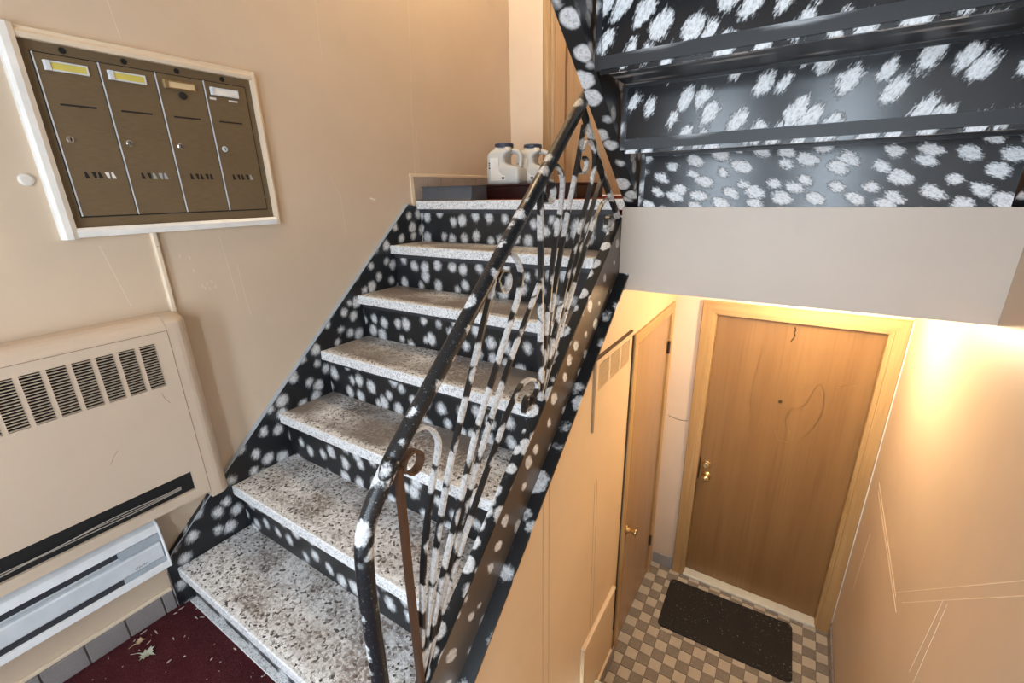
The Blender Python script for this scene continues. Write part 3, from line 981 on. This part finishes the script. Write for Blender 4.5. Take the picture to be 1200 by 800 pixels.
ap = thing('access_panel', (XC, 1.35, ZF), 'low tan access panel with trim on the closet wall by the floor', 'panel')
box('board', (XC, 1.145, ZF + .02), (XC + .014, 1.585, -.86), m_closetwall, ap)
box('top_trim', (XC, 1.135, -.86), (XC + .022, 1.59, -.843), m_trim, ap, .004)
box('side_trim', (XC, 1.135, ZF + .02), (XC + .020, 1.145, -.86), m_casing, ap)
box('foot_trim', (XC + .014, 1.30, ZF + .10), (XC + .024, 1.585, ZF + .115), m_trim, ap)

# marks on the walls, built as thin strokes


def mark_x(parent, x, pts, w_, mat, name='scratch_mark'):
    MB().bar(pts, x, .0004, w_).build(name, mat, parent)


for pts in ([(2.357, -.156), (1.584, -.237)], [(2.33, -.19), (1.53, -.265)], [(1.506, -.189), (.833, .487)], [(1.60, -.225), (.855, .512)], [(1.156, .145), (1.185, -.237)],
            [(1.19, .13), (1.24, -.25)], [(2.258, -.818), (2.235, -.408)]):
    mark_x(wr, XR - .0004, pts, .0011, m_scr)
for pts in ([(.725, -.60), (.722, .33)], [(.777, -.65), (.768, .375)], [(1.245, -.83), (1.222, .10)], [(1.285, -.83), (1.25, .10)]):
    mark_x(wc, XC + .0004, pts, .0008, m_scrd)
for pts in ([(1.599, 2.5), (1.575, 2.1), (1.550, 1.80), (1.539, 1.50)], [(1.575, 1.75), (1.57, 1.51)], [(.976, 1.472), (1.016, 1.384), (1.02, 1.2)], [(1.019, 2.4), (1.02, 2.18), (1.015, 1.95)],
            [(.435, 1.25), (.445, 1.10), (.452, .99)], [(.478, 1.13), (.482, 1.03), (.49, .92)], [(.07, 1.25), (.09, 1.13), (.105, 1.04)], [(.255, 2.2), (.258, 2.05), (.27, 1.92), (.275, 1.87)]):
    mark_x(wl, .0003, pts, .0010, m_wall_pale)
mark_x(wl, .0004, [(1.195, 1.372), (1.213, 1.366), (1.23, 1.362)], .003, m_white, 'paint_chip')
for (cy, cz_) in ((.285, 1.19), (.315, 1.18), (.318, 1.13), (.335, 1.07), (.342, 1.06), (.352, 1.075), (.358, 1.055), (.37, 1.08), (.38, 1.06)):
    mark_x(wl, .0006, [(cy, cz_ + .006), (cy + .002, cz_), (cy + .001, cz_ - .006)], .0016, m_wall_pale, 'paint_chip')

# ------------------------------------------------------------------ landing: door, jugs, boxes
dl = struct(thing('door_3', (.75, YW, ZL)), 'tan wooden door with moulded casing at the back of landing', 'door')
box('leaf', (.43, YW + .03, ZL + .01), (1.10, YW + .07, ZL + 2.03), m_oak, dl)
for sgn, x in ((1, .272), (-1, 1.23)):
    MB().prism([(x, YW - .001), (x, YW - .016), (x + sgn * .012, YW - .022), (x + sgn * .052, YW - .022), (x + sgn * .060, YW - .012), (x + sgn * .068, YW - .014), (x + sgn * .085, YW - .010), (x + sgn * .085, YW - .001)],
               2, ZL, ZL + 2.10).build('casing', m_oak2, dl)
    MB().box((x + sgn * .085, YW - .006, ZL), (x + sgn * .160, YW + .075, ZL + 2.03)).build('jamb', m_oak, dl)
box('casing', (.272, YW - .022, ZL + 2.10), (1.23, YW - .001, ZL + 2.18), m_oak2, dl)

pb = thing('floor_box', (.19, 1.61, ZL), 'low slate grey box with slanted end against the left wall of landing', 'box')
MB().loft([[(.014, 1.535, ZL), (.385, 1.535, ZL), (.385, 1.69, ZL), (.014, 1.69, ZL)], [(.032, 1.545, ZL + .012), (.385, 1.545, ZL + .012), (.385, 1.69, ZL + .012), (.020, 1.69, ZL + .012)],
           [(.034, 1.550, ZL + .072), (.385, 1.550, ZL + .072), (.385, 1.69, ZL + .072), (.024, 1.69, ZL + .072)]]).build('body', m_slate, pb, .002)
box('top_sheet', (.026, 1.547, ZL + .0725), (.387, 1.692, ZL + .076), m_slate, pb)
lb = thing('low_bench', (.5, 2.02, ZL), 'long low dark maroon box on the landing carrying two white jugs', 'box')
box('body', (.10, 1.86, ZL), (.85, 2.24, ZL + .070), m_maroon, lb, .003)
box('top_board', (.095, 1.853, ZL + .0705), (.856, 2.245, ZL + .082), m_maroon, lb, .003)


def jug(loc, s, rz, label):
    o = thing('plastic_jug', loc, label, 'jug', 'white jugs on the landing')
    B = Vector(loc)

    def W(x, y, z):
        c, s_ = math.cos(rz), math.sin(rz)
        return (B.x + (x * c - y * s_) * s, B.y + (x * s_ + y * c) * s, B.z + z * s)

    def ring(x0, x1, hy, z, r=.022, n=5):
        pts = []
        for (cx, cy, a0) in ((x1 - r, hy - r, 0), (x0 + r, hy - r, 90), (x0 + r, -hy + r, 180), (x1 - r, -hy + r, 270)):
            for i in range(n + 1):
                a = math.radians(a0 + 90 * i / n)
                pts.append(W(cx + r * math.cos(a), cy + r * math.sin(a), z))
        return pts
    rs = [ring(-.092, .092, .062, .0), ring(-.098, .098, .068, .006), ring(-.10, .10, .07, .02), ring(-.10, .10, .07, .078), ring(-.10, .085, .068, .092),
          ring(-.10, .030, .064, .105), ring(-.10, .010, .062, .118), ring(-.10, .008, .062, .148), ring(-.095, .022, .060, .164), ring(-.082, .044, .055, .177), ring(-.066, .040, .050, .186),
          ring(-.060, .034, .046, .190), ring(-.060, .034, .046, .198)]
    MB().loft(rs).build('bottle', m_jug, o, smooth=True)
    hp_ = smooth_pts([(.030, .178), (.055, .176), (.075, .166), (.086, .148), (.087, .118), (.084, .098), (.072, .080)], 4)
    MB().tube([W(x, 0, z) for x, z in hp_], .0135 * s, 10).build('handle', m_jug, o, smooth=True)
    c = W(-.013, 0, .196)
    MB().lathe(c, (0, 0, 1), [(0, .051 * s), (.003 * s, .053 * s), (.019 * s, .053 * s), (.022 * s, .050 * s), (.022 * s, 0)], 26).build('lid', m_cap, o)
    lab = box('label', (0, 0, 0), (.001, .001, .001), m_cardw, None)
    bpy.data.objects.remove(lab)
    hl = MB()
    y_ = -.0705
    q = [(-.072, .022), (.018, .022), (.018, .046), (-.005, .052), (-.022, .075), (-.022, .142), (-.072, .142)]
    vs = [W(x, y_, z) for x, z in q] + [W(x, y_ + .006, z) for x, z in q]
    n = len(q)
    hl.add(vs, [tuple(range(n)), tuple(range(n, 2 * n))[::-1]] + [(i, (i + 1) % n, (i + 1) % n + n, i + n) for i in range(n)])
    L = hl.build('label_sheet', m_cardw, o)
    for (x0, z0_, x1, z1_) in ((-.082, .110, -.074, .117), (-.082, .098, -.074, .105), (-.082, .084, -.073, .092), (-.004, .028, .012, .040)):
        bxm = MB()
        vs = [W(x0, y_ - .0006, z0_), W(x1, y_ - .0006, z0_), W(x1, y_ - .0006, z1_), W(x0, y_ - .0006, z1_),
              W(x0, y_ + .004, z0_), W(x1, y_ + .004, z0_), W(x1, y_ + .004, z1_), W(x0, y_ + .004, z1_)]
        bxm.add(vs, [(0, 1, 2, 3), (4, 7, 6, 5), (0, 4, 5, 1), (1, 5, 6, 2), (2, 6, 7, 3), (3, 7, 4, 0)])
        bxm.build('print_mark', m_dark, L)
    return o


jug((.325, 1.99, ZL + .082), 1.06, math.radians(12), 'nearer white plastic jug with navy lid and printed label')
jug((.425, 2.16, ZL + .082), 1.06, math.radians(12), 'farther white plastic jug with navy lid, partly hidden behind its twin')

# ------------------------------------------------------------------ door mat
ring = []
cx0, cx1, cy0, cy1, rr = 1.462, 2.262, 2.015, 2.462, .035
for (cx, cy, a0) in ((cx1 - rr, cy1 - rr, 0), (cx0 + rr, cy1 - rr, 90), (cx0 + rr, cy0 + rr, 180), (cx1 - rr, cy0 + rr, 270)):
    for i in range(7):
        a = math.radians(a0 + 15 * i)
        ring.append((cx + rr * math.cos(a), cy + rr * math.sin(a)))
mx_, my_ = (cx0 + cx1) / 2, (cy0 + cy1) / 2
rot = math.radians(1.8)
ring = [(mx_ + (x - mx_) * math.cos(rot) - (y - my_) * math.sin(rot), my_ + (x - mx_) * math.sin(rot) + (y - my_) * math.cos(rot)) for x, y in ring]
ins = [(mx_ + (x - mx_) * .985, my_ + (y - my_) * .97) for x, y in ring]
tag(MB().loft([[(x, y, ZF + .001) for x, y in ring], [(x, y, ZF + .007) for x, y in ring], [(x, y, ZF + .010) for x, y in ins]]).build('door_mat', m_rubber),
    'black rubber doormat with white specks before the brown door', 'doormat')

# ------------------------------------------------------------------ lamps the place has (out of view)
lp = thing('ceiling_lamp', (2.08, 2.05, .955), 'small round ceiling lamp of the lower hall', 'lamp')
MB().lathe((2.08, 2.05, .959), (0, 0, -1), [(0, .09), (.012, .09), (.016, .08)], 24).build('base', m_white, lp)
MB().lathe((2.08, 2.05, .944), (0, 0, -1), [(0, .075), (.012, .075), (.026, .055), (.034, .02), (.035, 0)], 24).build('shade', m_lampglass, lp, smooth=True)
lamp_light('lower_hall_light', (2.08, 2.05, .86), 36, (1, .78, .50), .06)
lp2 = thing('ceiling_lamp', (.55, 1.55, ZC - .01), 'round ceiling lamp above the landing', 'lamp')
MB().lathe((.55, 1.55, ZC - .001), (0, 0, -1), [(0, .13), (.015, .13), (.02, .12)], 24).build('base', m_white, lp2)
MB().lathe((.55, 1.55, ZC - .02), (0, 0, -1), [(0, .115), (.02, .115), (.05, .08), (.06, .03), (.061, 0)], 24).build('shade', m_lampglass, lp2, smooth=True)
lamp_light('landing_light', (.55, 1.55, ZC - .2), 32, (1, .78, .50), .10)

# ------------------------------------------------------------------ leaves and litter on the carpet


def leaf_thing(c, s, rot, mat, label):
    lobes = [(0, -1.0), (.10, -.45), (.45, -.55), (.38, -.30), (.85, -.10), (.60, .05), (.75, .40), (.42, .33), (.30, .55), (.16, .48), (0, 1.0)]
    out = lobes + [(-x, y) for x, y in lobes[-2:0:-1]]
    pts = []
    for x, y in out:
        X = x * math.cos(rot) - y * math.sin(rot)
        Y = x * math.sin(rot) + y * math.cos(rot)
        pts.append((c[0] + X * s, c[1] + Y * s, .006 + .006 * abs(x) + .003 * math.sin(5 * y)))
    n = len(pts)
    vs = [(c[0], c[1], ZE + .004)] + [(x, y, ZE + z) for x, y, z in pts] + [(c[0], c[1], ZE + .003)] + [(x, y, ZE + z - .001) for x, y, z in pts]
    fs = []
    for i in range(n):
        j = (i + 1) % n
        fs += [(0, 1 + i, 1 + j), (n + 1, n + 2 + j, n + 2 + i), (1 + i, n + 2 + i, n + 2 + j, 1 + j)]
    o = thing('maple_leaf', (c[0], c[1], ZE), label, 'leaf', 'dry leaves on the carpet')
    MB().add(vs, fs).build('blade', mat, o)
    d = Vector((-math.sin(rot), math.cos(rot)))
    MB().tube([(c[0], c[1], ZE + .006), (c[0] - d.x * s * 1.1, c[1] - d.y * s * 1.1, ZE + .005), (c[0] - d.x * s * 1.7, c[1] - d.y * s * 1.7 - .004, ZE + .003)], .0009, 6).build('stem', mat, o)


leaf_thing((.145, -.186), .033, math.radians(-60), m_leaf1, 'larger pale green dry maple leaf on the burgundy carpet')
leaf_thing((.068, -.180), .018, math.radians(-10), m_leaf2, 'smaller tan dry maple leaf by the grey tile baseboard')
db = MB()
for i in range(190):
    x, y = random.uniform(.02, 1.15), random.uniform(-.55, .02)
    a = random.uniform(0, math.pi)
    l_ = random.choice((.0015, .002, .002, .003, .004, .007, .010)) * random.uniform(.7, 1.2)
    w_ = min(l_ * .45, .0022)
    ca, sa = math.cos(a), math.sin(a)
    q = [(x + u * l_ * ca - v * w_ * sa, y + u * l_ * sa + v * w_ * ca) for u, v in ((-1, -.4), (0, -1), (1, -.3), (1, .3), (0, 1), (-1, .4))]
    z = ZE + .0008
    db.loft([[(px, py, z) for px, py in q], [(px, py, z + random.uniform(.001, .003)) for px, py in q]])
tag(db.build('litter', m_debris), 'tiny pale wood chips and crumbs scattered on the burgundy carpet', 'litter', None, 'stuff')
